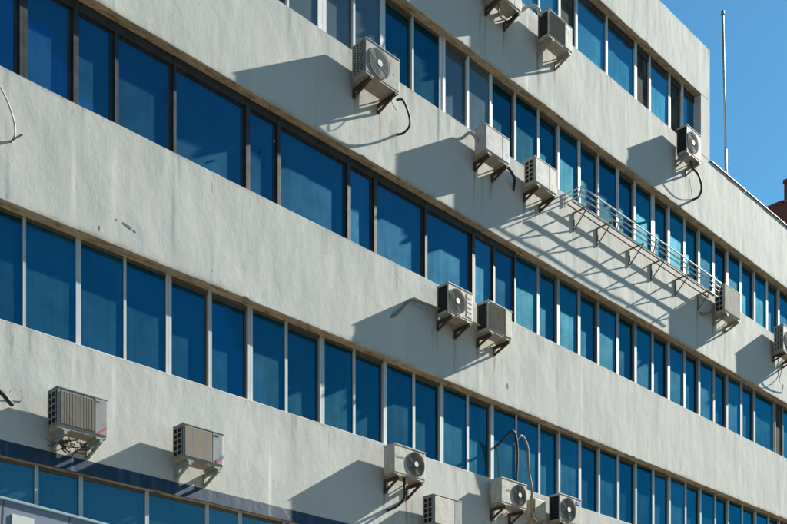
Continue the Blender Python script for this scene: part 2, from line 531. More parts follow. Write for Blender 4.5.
def relief(u, z):
    """hand-trowelled plaster: broad swells, vertical float marks, a few patch edges; metres outward"""
    h = 0.0060 * noise.noise(Vector((u * 0.8, z * 0.9, 3.1)))
    h += 0.0038 * noise.noise(Vector((u * 2.3, z * 0.8, 9.7)))
    h += 0.0015 * noise.noise(Vector((u * 6.0, z * 2.2, 1.7)))
    for su, a, w, ph in seams:
        d = u - su
        if 0 < d < 0.5:
            # edge of a plaster lift: a short step that dies away on one side, only over part of the height
            k = noise.noise(Vector((su * 3.7, z * 0.9, 5.0 + ph * 9)))
            if k > -0.15:
                h += a * (k + 0.15) * 1.5 * min(1, d / w) * (1 - d / 0.5)
    return h

def band(name, zb, zt, x0, x1, mat='plaster', back=0.62, step=0.030, wavy=0.006, runs=()):
    """a parapet wall between two ribbon windows: trowelled front, chipped lower arris, underside tanned to carry warm ground bounce.
    runs: water and rust marks (u, z top, length, width, strength, channel) that belong to this wall"""
    bm = bmesh.new()
    nu = int((x1 - x0) / step)
    nz = max(4, int((zt - zb) / 0.06))
    cols = []
    b = 0.009
    uvs = bm.loops.layers.uv.new('UVMap')
    stn = bm.verts.layers.float_color.new('stain')
    buckets = {}
    for r in runs:
        for q in range(int((r[0] - 0.1) * 5) - 1, int((r[0] + 0.1) * 5) + 2):
            buckets.setdefault(q, []).append(r)
    for i in range(nu + 1):
        u = x0 + (x1 - x0) * i / nu
        jb = wavy * noise.noise(Vector((u * 1.6, zb, 0))) + wavy * 0.6 * noise.noise(Vector((u * 9, zb, 4)))
        ch = noise.noise(Vector((u * 3.1, zb * 2, 8)))
        if ch > 0.40:
            jb += (ch - 0.40) * 0.09
        jt = wavy * 0.6 * noise.noise(Vector((u * 1.3, zt, 2))) + 0.003 * noise.noise(Vector((u * 11, zt, 6)))
        col = [(back, zb + 0.004), (0.20, zb + jb * 0.5), (b, zb + jb)]
        for j in range(nz + 1):
            z = zb + b + (zt - zb - 2 * b) * j / nz
            if j == 0: z += jb
            if j == nz: z += jt
            col.append((-relief(u, z), z))
        col += [(b, zt + jt), (0.20, zt + 0.004), (back, zt + 0.004)]
        cv = []
        near = buckets.get(int(u * 5), ())
        eg = max(0.0, 0.45 + 0.9 * noise.noise(Vector((u * 1.1, zb, 20))) + 0.5 * noise.noise(Vector((u * 5, zb, 21))))
        et = max(0.0, 0.15 + 0.9 * noise.noise(Vector((u * 1.7, zt, 30))))
        for y, z in col:
            v = bm.verts.new((u, y, z))
            dk = ru = 0.0
            for (su, sz, ln, w, st, chn) in near:
                if sz - ln < z <= sz + 0.02:
                    k = st * math.exp(-((u - su - 0.012 * math.sin(z * 7 + su * 9)) / w) ** 2) * (1 - max(0, sz - z) / ln) ** 0.7
                    if chn: ru = max(ru, k)
                    else: dk = max(dk, k)
            gr = eg * max(0, 1 - (z - zb) / 0.085) + et * max(0, 1 - (zt - z) / 0.06)
            v[stn] = (min(1, dk), min(1, ru), min(1, gr), 1)
            cv.append(v)
        cols.append(cv)
    for i in range(nu):
        a, c = cols[i], cols[i + 1]
        for j in range(len(a) - 1):
            f = bm.faces.new((a[j], c[j], c[j + 1], a[j + 1]))
            f.smooth = True
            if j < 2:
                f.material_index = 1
            for lp in f.loops:
                lp[uvs].uv = (lp.vert.co.x, max(0, zt - lp.vert.co.z))
    for i in range(nu):
        for j in (1, 2, 3, len(cols[0]) - 4, len(cols[0]) - 3, len(cols[0]) - 2):
            e = bm.edges.get((cols[i][j], cols[i + 1][j]))
            if e: e.smooth = False
    for col in (cols[0][::-1], cols[-1]):
        bm.faces.new(col)
    for i in range(nu):
        bm.faces.new((cols[i][-1], cols[i + 1][-1], cols[i + 1][0], cols[i][0]))
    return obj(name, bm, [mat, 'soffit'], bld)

# where the wall is marked: drips below window mullions, rust below the brackets
BRACKETS = ((6.395, 13.90), (6.985, 13.90), (9.91, 17.2), (10.49, 17.2), (11.62, 17.24), (12.21, 17.24), (9.58, 13.93), (10.11, 13.93), (11.14, 13.95), (11.68, 13.95),
            (8.51, 10.42), (9.0, 10.42), (9.66, 10.44), (10.19, 10.44), (19.09, 13.86), (19.7, 13.86), (17.18, 17.22), (17.67, 17.22), (0.73, 6.3), (1.26, 6.3),
            (2.71, 6.32), (3.23, 6.32), (7.11, 7.0), (7.68, 7.0), (8.13, 6.34), (8.68, 6.34), (10.08, 7.04), (10.66, 7.04), (12.0, 7.1), (12.55, 7.1),
            (12.894, 14.0), (13.796, 14.0), (15.102, 14.0), (16.061, 14.0), (17.168, 14.0), (18.276, 14.0))
def marks_for(zb, zt, seed):
    rnd = random.Random(seed)
    L = []
    for u_, z_ in BRACKETS:
        if zb < z_ < zt:
            L.append((u_, z_ + 0.06, min(z_ - zb + 0.2, rnd.uniform(0.35, 1.1)), rnd.uniform(0.016, 0.03), rnd.uniform(0.35, 0.75), 1))
            L.append((u_ + rnd.uniform(-0.2, 0.3), z_, rnd.uniform(0.4, 1.2), rnd.uniform(0.02, 0.05), rnd.uniform(0.15, 0.4), 0))
    k = 0.42
    while k < U1:
        if rnd.random() < 0.45:
            L.append((k + rnd.uniform(-0.05, 0.05), zt, rnd.uniform(0.12, 0.75), rnd.uniform(0.012, 0.026), rnd.uniform(0.2, 0.6), 0))
        k += 0.767
    for q in range(22):
        L.append((rnd.uniform(U0, U1), zt, rnd.uniform(0.2, 1.5), rnd.uniform(0.02, 0.07), rnd.uniform(0.06, 0.22), 0))
    return L

band('parapet_wall', Z_A_BOT, Z_A_TOP, U0, UC, runs=marks_for(Z_A_BOT, Z_A_TOP, 1))
band('spandrel_wall', HEAD[2], SILL[1], U0, U1, runs=marks_for(HEAD[2], SILL[1], 2))
band('spandrel_wall', HEAD[3], SILL[2], U0, U1, runs=marks_for(HEAD[3], SILL[2], 3))
band('spandrel_wall', HEAD[4], SILL[3], U0, U1, runs=marks_for(HEAD[4], SILL[3], 4))
band('spandrel_wall', HEAD[5], SILL[4], U0, U1, 'plaster_striped', runs=marks_for(HEAD[5], SILL[4], 5))
band('base_wall', 0.0, SILL[5], U0, U1, step=0.2)

# floors, ceilings and back walls of the rooms behind the glass
for k in range(1, 6):
    x1 = UC - 0.3 if k == 1 else U1 - 0.1
    bm = bmesh.new()
    box(bm, U0 + 0.1, x1, 3.2, 3.4, SILL[k] - 0.9, HEAD[k] + 0.35)
    obj('room_back_wall', bm, 'room', bld)
    bm = bmesh.new()
    box(bm, U0 + 0.1, x1, 0.63, 3.4, HEAD[k] + 0.36, HEAD[k] + 0.56)
    obj('floor_slab', bm, 'room', bld)
    for (a, b_) in ((U0, U0 + 0.1), (x1, x1 + 0.1)):
        bm = bmesh.new()
        box(bm, a, b_, 0.63, 3.4, SILL[k] - 0.9, HEAD[k] + 0.36)
        obj('end_wall', bm, 'plaster', bld)
bm = bmesh.new()
box(bm, UC - 0.12, UC - 0.002, 0.001, 3.4, SILL[1] + 0.005, Z_A_TOP - 0.02)
obj('corner_wall', bm, 'plaster', bld)
bm = bmesh.new()
box(bm, UC, U1 - 0.05, 0.30, 3.4, SILL[1] - 0.55, SILL[1] - 0.42)
obj('roof_deck', bm, 'roof', bld)
bm = bmesh.new()
box(bm, U0, UC - 0.13, 0.63, 3.4, Z_A_TOP - 0.45, Z_A_TOP - 0.33)
obj('roof_deck', bm, 'roof', bld)
# metal coping on the lower parapet
bm = bmesh.new()
x = UC + 0.03
while x < U1:
    box(bm, x, min(U1, x + 1.96), -0.03, 0.30, SILL[1] + 0.012, SILL[1] + 0.027, 0.003)
    x += 2.0
obj('coping', bm, 'alu_mid', bld)
# plastered column that closes the top window row at the corner
bm = bmesh.new()
box(bm, 18.44, UC - 0.1215, 0.0005, 0.40, SILL[1] + 0.006, HEAD[1] - 0.004, 0.008)
obj('corner_column', bm, 'plaster', bld)

# ------------------------------------------------------------------ windows
def window(row, a, b, jl, jr, frame, glass, rec, pane_back=0.03, head=0.05, foot=0.05, blind=0.6, kind='pane', depth=0.10, sash=0.032):
    """one framed light between two mullion centres a..b; jl / jr half-widths of its jambs; rec = setback of its face"""
    z0, z1 = SILL[row] - 0.01, HEAD[row] + 0.006
    bm = bmesh.new()
    g = 0.0015
    y0, y1 = rec, rec + depth
    box(bm, a + g, a + jl, y0, y1, z0, z1)
    box(bm, b - jr, b - g, y0, y1, z0, z1)
    box(bm, a + jl, b - jr, y0 + 0.004, y1, z0, z0 + foot + 0.01)
    w = obj('window', bm, frame, bld)
    bm = bmesh.new()
    box(bm, a + jl, b - jr, y0 + 0.008, y1, z1 - head, z1)
    obj('head_rail', bm, 'alu_dark' if frame == 'alu_dark' or row == 1 else 'sash_brown', w)
    pa, pb, pz0, pz1 = a + jl, b - jr, z0 + foot + 0.01, z1 - head
    yp = rec + pane_back
    if pane_back > 0.045:   # a sliding sash set back in its track: its own narrow frame
        bm = bmesh.new()
        s = 0.020
        sr = sash
        box(bm, pa, pa + s, yp - 0.012, yp + 0.015, pz0, pz1)
        box(bm, pb - sr, pb, yp - 0.012, yp + 0.015, pz0, pz1)
        box(bm, pa + s, pb - sr, yp - 0.010, yp + 0.015, pz1 - s * 1.3, pz1)
        box(bm, pa + s, pb - sr, yp - 0.010, yp + 0.015, pz0, pz0 + s * 1.3)
        obj('sash', bm, 'sash_brown' if frame != 'alu_dark' else 'alu_dark', w)
        pa, pb, pz0, pz1 = pa + s, pb - sr, pz0 + s * 1.3, pz1 - s * 1.3
    bm = bmesh.new()
    tl = random.uniform(-0.004, 0.004)
    fs = box(bm, pa, pb, yp, yp + 0.006, pz0, pz1)
    for v in bm.verts:      # no two panes hang in quite the same plane
        v.co.y += tl * (v.co.x - pa) + tl * 0.7 * (v.co.z - pz0)
    if kind == 'panel':
        obj('infill_panel', bm, 'panel_dark', w)
        return w
    obj('pane', bm, glass, w)
    if random.random() < blind:
        bm = bmesh.new()
        yb = rec + random.uniform(0.16, 0.24)
        full = random.random()
        xa, xb = a + 0.01, b - 0.01
        if full > 0.72:
            xa = xb - (xb - xa) * random.uniform(0.3, 0.7)
        n = max(2, int((xb - xa) / 0.09))
        tw = random.uniform(0.01, 0.05)
        ztop = z1 - 0.02
        for i in range(n):
            x0 = xa + (xb - xa) * i / n
            x1 = x0 + (xb - xa) / n * 0.97
            v = [bm.verts.new(p) for p in ((x0, yb - tw / 2, z0 - 0.1), (x1, yb + tw / 2, z0 - 0.1), (x1, yb + tw / 2, ztop), (x0, yb - tw / 2, ztop))]
            bm.faces.new(v)
        obj('vertical_blind', bm, 'blind', w)
    return w

def window_row(row, mull, style, slim=lambda u: 0.30 if u < 10.5 else 0.34):
    """mull: list of (left, right) of each mullion; style(i, mid) -> dict for the light between mullion i and i+1"""
    mull = [(a_ + slim(a_) * (b_ - a_), b_) for a_, b_ in mull]
    for i in range(len(mull) - 1):
        (a0, a1), (b0, b1) = mull[i], mull[i + 1]
        ca, cb = (a0 + a1) / 2, (b0 + b1) / 2
        st = style(i, (ca + cb) / 2)
        if st is None:
            continue
        window(row, ca, cb, a1 - ca, cb - b0, **st)

random.seed(11)
W4 = [(0.383, 0.442), (1.151, 1.258), (1.922, 1.986), (2.621, 2.76), (3.409, 3.498), (4.16, 4.295), (4.949, 5.024), (5.691, 5.841), (6.488, 6.566), (7.225, 7.352), (8.001, 8.095), (8.743, 8.885), (9.547, 9.628), (10.267, 10.4), (11.09, 11.157), (11.848, 11.945), (12.566, 12.661), (13.303, 13.445), (14.09, 14.19), (14.844, 14.978), (15.628, 15.729), (16.38, 16.512), (17.155, 17.279), (17.929, 18.043), (18.685, 18.804), (19.456, 19.574), (20.18, 20.291), (20.966, 21.087), (21.765, 21.879), (22.54, 22.665), (23.241, 23.351)]
W3 = [(0.208, 0.455), (1.036, 1.213), (1.719, 1.845), (2.716, 2.831), (4.047, 4.226), (4.718, 4.857), (6.264, 6.435), (6.93, 7.075), (8.269, 8.401), (9.6, 9.787), (10.291, 10.412), (10.951, 11.109), (11.788, 11.903), (12.497, 12.628), (13.268, 13.41), (14.034, 14.154), (14.803, 14.961), (15.572, 15.712), (16.326, 16.476), (17.066, 17.237), (17.837, 18.0), (18.589, 18.738), (19.351, 19.511), (20.077, 20.227), (20.848, 21.038), (21.649, 21.799), (22.851, 23.029), (23.479, 23.544)]
W2 = [(4.98, 5.04), (5.597, 5.869), (6.479, 6.549), (7.112, 7.302), (7.985, 8.053), (8.693, 8.92), (9.532, 9.616), (10.209, 10.347), (11.035, 11.118), (11.807, 11.904), (12.535, 12.619), (13.278, 13.415), (14.056, 14.152), (14.788, 14.963), (15.552, 15.678), (16.292, 16.519), (17.082, 17.233), (17.843, 17.991), (18.596, 18.719), (19.336, 19.485), (20.106, 20.239), (20.82, 21.01), (21.679, 21.799), (22.414, 22.563), (23.169, 23.297)]
W1 = [(11.839, 11.916), (12.54, 12.653), (13.169, 13.287), (14.35, 14.472), (15.554, 15.711), (16.199, 16.325), (17.103, 17.245), (17.699, 17.87), (18.40, 18.48)]
W5 = [(0.505, 0.585), (1.162, 1.248), (2.228, 2.316), (3.297, 3.385), (3.922, 4.02)]

def extend(m, left=None, right=None, p=0.767, w=(0.08, 0.14)):
    m = list(m)
    k = 0
    while left is not None and m[0][0] > left + p:
        c = (m[0][0] + m[0][1]) / 2 - p
        m.insert(0, (c - w[k % 2] / 2, c + w[k % 2] / 2))
        k += 1
    while right is not None and m[-1][1] < right - p:
        c = (m[-1][0] + m[-1][1]) / 2 + p
        m.append((c - w[k % 2] / 2, c + w[k % 2] / 2))
        k += 1
    return m

REC4 = (3, 4, 6, 8, 10, 12, 15, 17, 19, 21, 23, 25, 27, 29)      # W4 lights whose sash is set back
def st4(i, mid):
    k = min(range(len(W4) - 1), key=lambda q: abs((W4[q][1] + W4[q + 1][0]) / 2 - mid))
    back = 0.065 if k in REC4 else 0.022
    if not (0.4 < mid < 23.4):
        back = 0.065 if i % 2 else 0.022
    return dict(frame='alu_light', glass='glass_blue', rec=0.185, pane_back=back, blind=0.7)
window_row(4, extend(W4, U0, U1), st4)

def st3(i, mid):
    if mid < 11.2:
        return dict(frame='alu_dark', glass='glass_navy', rec=0.16, pane_back=0.06 if mid < 9.7 else 0.05, head=0.15, foot=0.04, blind=0.75, depth=0.12, sash=0.062)
    if 23.1 < mid < 23.7:
        return dict(frame='alu_mid', glass='glass_blue', rec=0.17, kind='panel')
    odd = round((mid - 12.3) / 0.767) % 2
    return dict(frame='alu_mid', glass='glass_blue', rec=0.18, pane_back=0.025 if odd else 0.065, head=0.06, blind=0.6)
window_row(3, extend(W3, U0, U1), st3, lambda u: 0.55 if u < 11.2 else 0.34)

def st2(i, mid):
    odd = round((mid - 12.3) / 0.767) % 2
    pb = 0.025 if odd else 0.065
    if mid < 7.3 or 9.0 < mid < 10.35:
        return dict(frame='alu_white', glass='glass_pale', rec=0.17, pane_back=pb, head=0.065, blind=1.0)
    return dict(frame='alu_white' if mid < 11 else 'alu_light', glass='glass_blue', rec=0.18, pane_back=pb, head=0.06, blind=0.6)
window_row(2, extend(W2, U0, U1), st2)

def st1(i, mid):
    for lo, hi in ((12.65, 13.3), (15.8, 16.4), (17.3, 17.9)):
        if lo < mid < hi:
            return dict(frame='alu_white', glass='glass_top', rec=0.17, kind='panel', pane_back=0.04, head=0.17)
    return dict(frame='alu_white', glass='glass_top', rec=0.17, pane_back=0.03, head=0.17, blind=0.8)
window_row(1, extend(W1, U0, None), st1)

def st5(i, mid):
    return dict(frame='alu_light', glass='glass_teal', rec=0.10, pane_back=0.025, head=0.05, blind=0.5)
window_row(5, extend(W5, U0, U1, 0.9), st5)

# ------------------------------------------------------------------ air conditioners
def bracket(bm, x, reach, drop, t=0.03, top=0.0, chan=0.045):
    box(bm, x - t / 2, x + t / 2, -0.03, 0.012, top - drop, top)
    box(bm, x - t / 2 - 0.001, x + t / 2 + 0.001, -reach, -0.028, top - chan, top - 0.002)
    bar(bm, (x, -reach * 0.86, top - chan * 0.8), (x, -0.012, top - drop * 0.93), t * 0.8, t * 0.8)

GAP, DEP = 0.10, 0.28
def air_conditioner(loc, w, h, label, body='ac_white', front='fan', side='louvre', iron='rust', fanpos=0.40, fan_r=None,
                    fan_col='grille_dark', hub='hub', drop=0.17, lid='ac_white', trim=None, br=(0.14, 0.86), marks=(), pipes=True, dep=DEP):
    root = tag(empty('air_conditioner', loc), label, 'air conditioner', 'outdoor air conditioner units on the facade')
    yf, yb = -(GAP + dep), -GAP
    bm = bmesh.new()
    box(bm, 0, w, yf, yb, 0.03, h - 0.012, 0.012)
    obj('casing', bm, body, root)
    bm = bmesh.new()
    box(bm, -0.008, w + 0.008, yf - 0.008, yb + 0.006, h - 0.02, h, 0.005)
    obj('lid', bm, lid if lid else body, root)
    bm = bmesh.new()
    box(bm, 0.006, w - 0.006, yf + 0.006, yb - 0.006, 0.0, 0.034, 0.006)
    for x in (0.12, w - 0.12):
        box(bm, x - 0.05, x + 0.05, yf - 0.012, yb + 0.02, -0.022, 0.002)
    obj('base_pan', bm, 'ac_pan', root)
    # front
    if front == 'fan':
        r = fan_r or min(h * 0.40, w * 0.30)
        cx, cz = w * fanpos, h * 0.5
        bm = bmesh.new(); disc(bm, cx, cz, yf - 0.003, r, 0.02, 40)
        fo = obj('fan_opening', bm, fan_col, root)
        bm = bmesh.new()
        for k in range(3):
            a0 = k * 2.094 + 0.4
            vs = []
            for q in (0.0, 0.35, 0.75, 1.1):
                vs.append((cx + r * 0.88 * math.cos(a0 + q), yf - 0.0045 - 0.002 * q, cz + r * 0.88 * math.sin(a0 + q)))
            c0 = (cx + r * 0.2 * math.cos(a0 + 0.9), yf - 0.0045, cz + r * 0.2 * math.sin(a0 + 0.9))
            c1 = (cx + r * 0.2 * math.cos(a0 + 0.1), yf - 0.0045, cz + r * 0.2 * math.sin(a0 + 0.1))
            bm.faces.new([bm.verts.new(p) for p in [c1] + vs + [c0]])
        obj('fan_blades', bm, 'grille_grey' if fan_col != 'grille_grey' else 'ac_grey', root)
        bm = bmesh.new()
        for k in range(9):
            ring(bm, cx, cz, yf - 0.016, r * (0.24 + 0.095 * k), 0.0055 if k < 8 else 0.014, 36)
        for k in range(8):
            a = k * math.pi / 4 + 0.2
            bar(bm, (cx + r * 0.2 * math.cos(a), yf - 0.012, cz + r * 0.2 * math.sin(a)), (cx + r * math.cos(a), yf - 0.012, cz + r * math.sin(a)), 0.006)
        obj('fan_guard', bm, fan_col, root)
        bm = bmesh.new(); disc(bm, cx, cz, yf - 0.022, r * 0.23, 0.02, 24)
        obj('fan_hub', bm, hub, root)
        if fanpos < 0.5 and trim == 'ribbed':      # moulded service panel on the right
            bm = bmesh.new()
            x0 = cx + r + 0.03
            if x0 < w - 0.06:
                for k in range(5):
                    z0 = h * 0.14 + k * h * 0.155
                    box(bm, x0, w - 0.02, yf - 0.007, yf + 0.004, z0, z0 + h * 0.125, 0.004)
                obj('service_panel', bm, body, root)
    elif front == 'grille':
        x0, x1, z0, z1 = 0.05, w * fanpos, 0.07, h - 0.05
        bm = bmesh.new(); box(bm, x0, x1, yf - 0.004, yf + 0.01, z0, z1, 0.003)
        obj('grille_back', bm, fan_col, root)
        bm = bmesh.new()
        n = int((z1 - z0) / 0.017)
        for k in range(n + 1):
            z = z0 + (z1 - z0) * k / n
            box(bm, x0, x1, yf - 0.009, yf - 0.005, z - 0.0035, z + 0.0035)
        for k in range(2):
            x = x0 + (x1 - x0) * k
            box(bm, x - 0.003, x + 0.003, yf - 0.012, yf - 0.0095, z0 - 0.004, z1 + 0.004)
        obj('front_grille', bm, fan_col, root)
        bm = bmesh.new()
        box(bm, w * fanpos + 0.02, w - 0.012, yf - 0.008, yf + 0.004, 0.05, h - 0.03, 0.006)
        obj('service_panel', bm, trim or body, root)
    elif front == 'ribs':
        x0, x1, z0, z1 = 0.045, w * fanpos, 0.06, h - 0.05
        bm = bmesh.new(); box(bm, x0, x1, yf - 0.003, yf + 0.01, z0, z1, 0.003)
        obj('grille_back', bm, 'grille_brown', root)
        n = 12
        for k in range(n):
            x = x0 + (x1 - x0) * (k + 0.5) / n
            bm = bmesh.new()
            box(bm, x - 0.018, x + 0.017, yf - 0.011, yf - 0.002, z0 + 0.006, z1 - 0.006, 0.004)
            obj('rib', bm, 'grille_brown', root)
        bm = bmesh.new()
        box(bm, w * fanpos + 0.012, w - 0.006, yf - 0.012, yf + 0.004, 0.045, h - 0.028, 0.006)
        obj('service_panel', bm, trim or body, root)
    elif front == 'plain':
        bm = bmesh.new()
        box(bm, 0.02, w * fanpos, yf - 0.009, yf + 0.004, 0.05, h - 0.035, 0.008)
        obj('front_panel', bm, trim or body, root)
        bm = bmesh.new()
        box(bm, w * fanpos + 0.012, w - 0.015, yf - 0.007, yf + 0.004, 0.05, h - 0.035, 0.006)
        obj('service_panel', bm, body, root)
    elif front == 'fins':
        bm = bmesh.new()
        n = 26
        for k in range(n):
            x = 0.02 + (w - 0.04) * k / (n - 1)
            box(bm, x - 0.006, x + 0.006, yf - 0.012, yf + 0.003, 0.06, h - 0.04)
        obj('front_fins', bm, body, root)
    # left flank
    ya, yz = yf + 0.03, yb - 0.03
    if side == 'louvre':
        bm = bmesh.new()
        box(bm, -0.003, 0.01, ya, yz, 0.07, h - 0.05)
        obj('side_intake', bm, 'black', root)
        bm = bmesh.new()
        n = 11
        for k in range(n + 1):
            z = 0.07 + (h - 0.12) * k / n
            box(bm, -0.012, -0.0035, ya, yz, z - 0.009, z + 0.009)
        for k in range(4):
            y = ya + (yz - ya) * k / 3
            box(bm, -0.016, -0.0125, y - 0.012, y + 0.012, 0.06, h - 0.04)
        obj('side_louvre', bm, body, root)
    elif side == 'cells':
        bm = bmesh.new()
        box(bm, -0.003, 0.01, ya, yz, 0.07, h - 0.05)
        obj('side_intake', bm, 'black', root)
        bm = bmesh.new()
        for k in range(6):
            z = 0.07 + (h - 0.12) * k / 5
            box(bm, -0.014, -0.0035, ya - 0.01, yz + 0.01, z - 0.008, z + 0.008)
        for k in range(3):
            y = ya + (yz - ya) * k / 2
            box(bm, -0.018, -0.0145, y - 0.011, y + 0.011, 0.055, h - 0.035)
        obj('side_louvre', bm, body, root)
    elif side == 'open':
        bm = bmesh.new()
        box(bm, -0.003, 0.01, ya - 0.005, yz + 0.01, 0.06, h - 0.045)
        obj('side_coil', bm, 'black', root)
        bm = bmesh.new()
        for k in range(9):
            z = 0.08 + (h - 0.14) * k / 8
            box(bm, -0.007, -0.0035, ya, yz, z - 0.0025, z + 0.0025)
        box(bm, -0.012, -0.0075, yz - 0.012, yz + 0.022, 0.05, h - 0.03)
        obj('side_guard', bm, 'grille_dark', root)
    else:
        bm = bmesh.new()
        box(bm, -0.006, 0.01, ya, yz, 0.09, h - 0.06, 0.004)
        obj('side_panel', bm, body, root)
    # valves and lines on the right flank
    if pipes:
        bm = bmesh.new()
        box(bm, w, w + 0.05, yb - 0.13, yb - 0.02, 0.08, 0.24, 0.008)
        obj('valve_cover', bm, body, root)
        bm = bmesh.new()
        for dz, dy in ((0.11, 0.05), (0.18, 0.09)):
            tube(bm, [(w + 0.045, yb - dy, dz), (w + 0.10, yb - dy, dz), (w + 0.14, yb + 0.03, dz + 0.02), (w + 0.15, 0.01, dz + 0.05)], 0.012, 6, 4)
        obj('refrigerant_line', bm, 'hose_grey', root)
    for fx in br:
        bm = bmesh.new()
        bracket(bm, w * fx, GAP + dep + 0.03, drop, 0.044, -0.022, 0.055)
        obj('bracket', bm, iron, root)
    for mk in marks:
        x0, x1, z0, z1, mt, pr = mk
        bm = bmesh.new()
        box(bm, x0, x1, yf - pr - 0.0015, yf - pr + 0.002, z0, z1)
        obj('printed_label', bm, mt, root)
    return root

AC = air_conditioner
AC((6.235, 0, 14.06), 0.82, 0.615, 'pale grey unit with pale fan guard and louvred flank above curved black hose', 'ac_grey', 'fan', 'louvre', 'rust',
   0.40, 0.245, 'grille_grey', 'hub_white', lid='ac_grey', marks=((0.66, 0.70, 0.27, 0.30, 'dark_label', 0.001),), dep=0.35)
AC((9.80, 0, 17.40), 0.80, 0.58, 'rusty-bottomed unit on top floor with looped cable hanging below its bracket', 'ac_white', 'plain', 'cells', 'rust', 0.7)
AC((11.50, 0, 17.44), 0.83, 0.575, 'unit with charcoal front grille and blue sticker on white right panel', 'ac_white', 'grille', 'open', 'iron', 0.66,
   fan_col='grille_dark', lid='ac_grey', marks=((0.60, 0.74, 0.40, 0.53, 'blue_label', 0.009), (0.63, 0.71, 0.445, 0.485, 'sign_trim', 0.0115)), drop=0.18)
AC((9.475, 0, 14.135), 0.74, 0.55, 'blank faded lilac-white unit with rust at its edges, beside the louvred white one', 'ac_lilac', 'plain', 'plain', 'rust', 0.68, lid='ac_lilac', drop=0.18)
AC((11.035, 0, 14.15), 0.75, 0.57, 'white unit with slotted flank next to the metal rack railing', 'ac_white', 'plain', 'cells', 'rust', 0.62, trim='ac_lilac', drop=0.18)
AC((8.41, 0, 10.62), 0.69, 0.585, 'cream unit with round brown fan guard and pale hub beside a grille-fronted unit', 'ac_white', 'fan', 'open', 'rust', 0.37, 0.225, 'grille_brown', 'hub_white', drop=0.18, trim='ribbed')
AC((9.555, 0, 10.645), 0.735, 0.60, 'cream unit with square brown-grey front grille beside the round fan one', 'ac_white', 'grille', 'open', 'rust', 0.70, fan_col='grille_brown', drop=0.18)
AC((18.97, 0, 14.07), 0.86, 0.75, 'large slotted-flank unit with blank finned front at the end of the metal rack', 'ac_white', 'fins', 'cells', 'iron', lid='ac_grey', drop=0.18)
AC((17.08, 0, 17.43), 0.69, 0.68, 'white unit near roof corner below the white column with hanging black hose', 'ac_white', 'fan', 'open', 'iron', 0.42, 0.25, 'grille_grey', 'hub', lid='ac_white', drop=0.18)
AC((22.345, 0, 14.08), 0.87, 0.75, 'grey unit with cables dangling from its bracket past the end of the rack', 'ac_grey', 'fan', 'louvre', 'rust', 0.42, 0.26, 'grille_grey', 'hub', lid='ac_grey')
AC((0.63, 0, 6.53), 0.737, 0.565, 'silver unit with ribbed dusty grille, red stripe and tangled debris on its bracket', 'ac_silver', 'ribs', 'cells', 'green_iron', 0.73,
   lid='ac_silver', trim='ac_silver', drop=0.18, marks=((0.56, 0.62, 0.49, 0.502, 'dark_label', 0.013),), pipes=False)
AC((2.614, 0, 6.55), 0.715, 0.54, 'silver unit with rust-streaked front and red-blue corner stripe on grey-green brackets', 'ac_silver', 'plain', 'cells', 'green_iron', 0.70,
   lid='ac_silver', trim='ac_streaked', drop=0.20, marks=((0.54, 0.64, 0.475, 0.49, 'dark_label', 0.013),), pipes=False)
AC((6.995, 0, 7.28), 0.80, 0.545, 'cream unit with dark right-hand fan and a black drain hose hanging below', 'ac_white', 'fan', 'plain', 'rust', 0.68, 0.215, 'grille_dark', 'hub', drop=0.25,
   marks=((0.06, 0.18, 0.30, 0.335, 'dark_label', 0.001), (0.20, 0.27, 0.30, 0.335, 'dark_label', 0.001)))
AC((8.02, 0, 6.53), 0.77, 0.59, 'silver-framed unit hanging below the cream fan unit, with no fan showing', 'ac_silver', 'plain', 'cells', 'rust', 0.72, lid='ac_silver', trim='ac_white')
AC((9.97, 0, 7.325), 0.80, 0.525, 'cream unit with red lettering and dark fan beneath tall looping hoses', 'ac_white', 'fan', 'plain', 'rust', 0.70, 0.21, 'grille_dark', 'hub_white', drop=0.25,
   marks=((0.16, 0.30, 0.30, 0.318, 'red_label', 0.001), (0.16, 0.28, 0.27, 0.285, 'dark_label', 0.001)))
AC((11.885, 0, 7.31), 0.775, 0.605, 'white unit with grey fan and blue sticker beside the small cream box', 'ac_white', 'fan', 'open', 'rust', 0.40, 0.245, 'grille_dark', 'hub_white',
   marks=((0.60, 0.74, 0.475, 0.555, 'blue_label', 0.009), (0.63, 0.71, 0.505, 0.53, 'sign_trim', 0.0115)))

# slanted stripes on the service panels of the two silver units
for (ox, oz, w, cols) in ((0.63, 6.53, 0.737, ('red_label',)), (2.614, 6.55, 0.715, ('red_label', 'blue_label'))):
    par = [o for o in bpy.data.objects if o.name.startswith('air_conditioner') and abs(o.location.x - ox) < 0.01 and abs(o.location.z - oz) < 0.01][0]
    for k, mt in enumerate(cols):
        bm = bmesh.new()
        y = -(GAP + DEP) - 0.0135
        x0, x1, z0 = w * 0.78, w - 0.012, 0.06 + k * 0.028
        vs = [bm.verts.new(p) for p in ((x0, y, z0), (x0 + 0.04, y, z0), (x1, y, z0 + 0.085), (x1, y, z0 + 0.115))]
        f = bm.faces.new(vs)
        r = bmesh.ops.extrude_face_region(bm, geom=[f])
        for v in r['geom']:
            if isinstance(v, bmesh.types.BMVert):
                v.co.y += 0.003
        obj('printed_stripe', bm, mt, par)

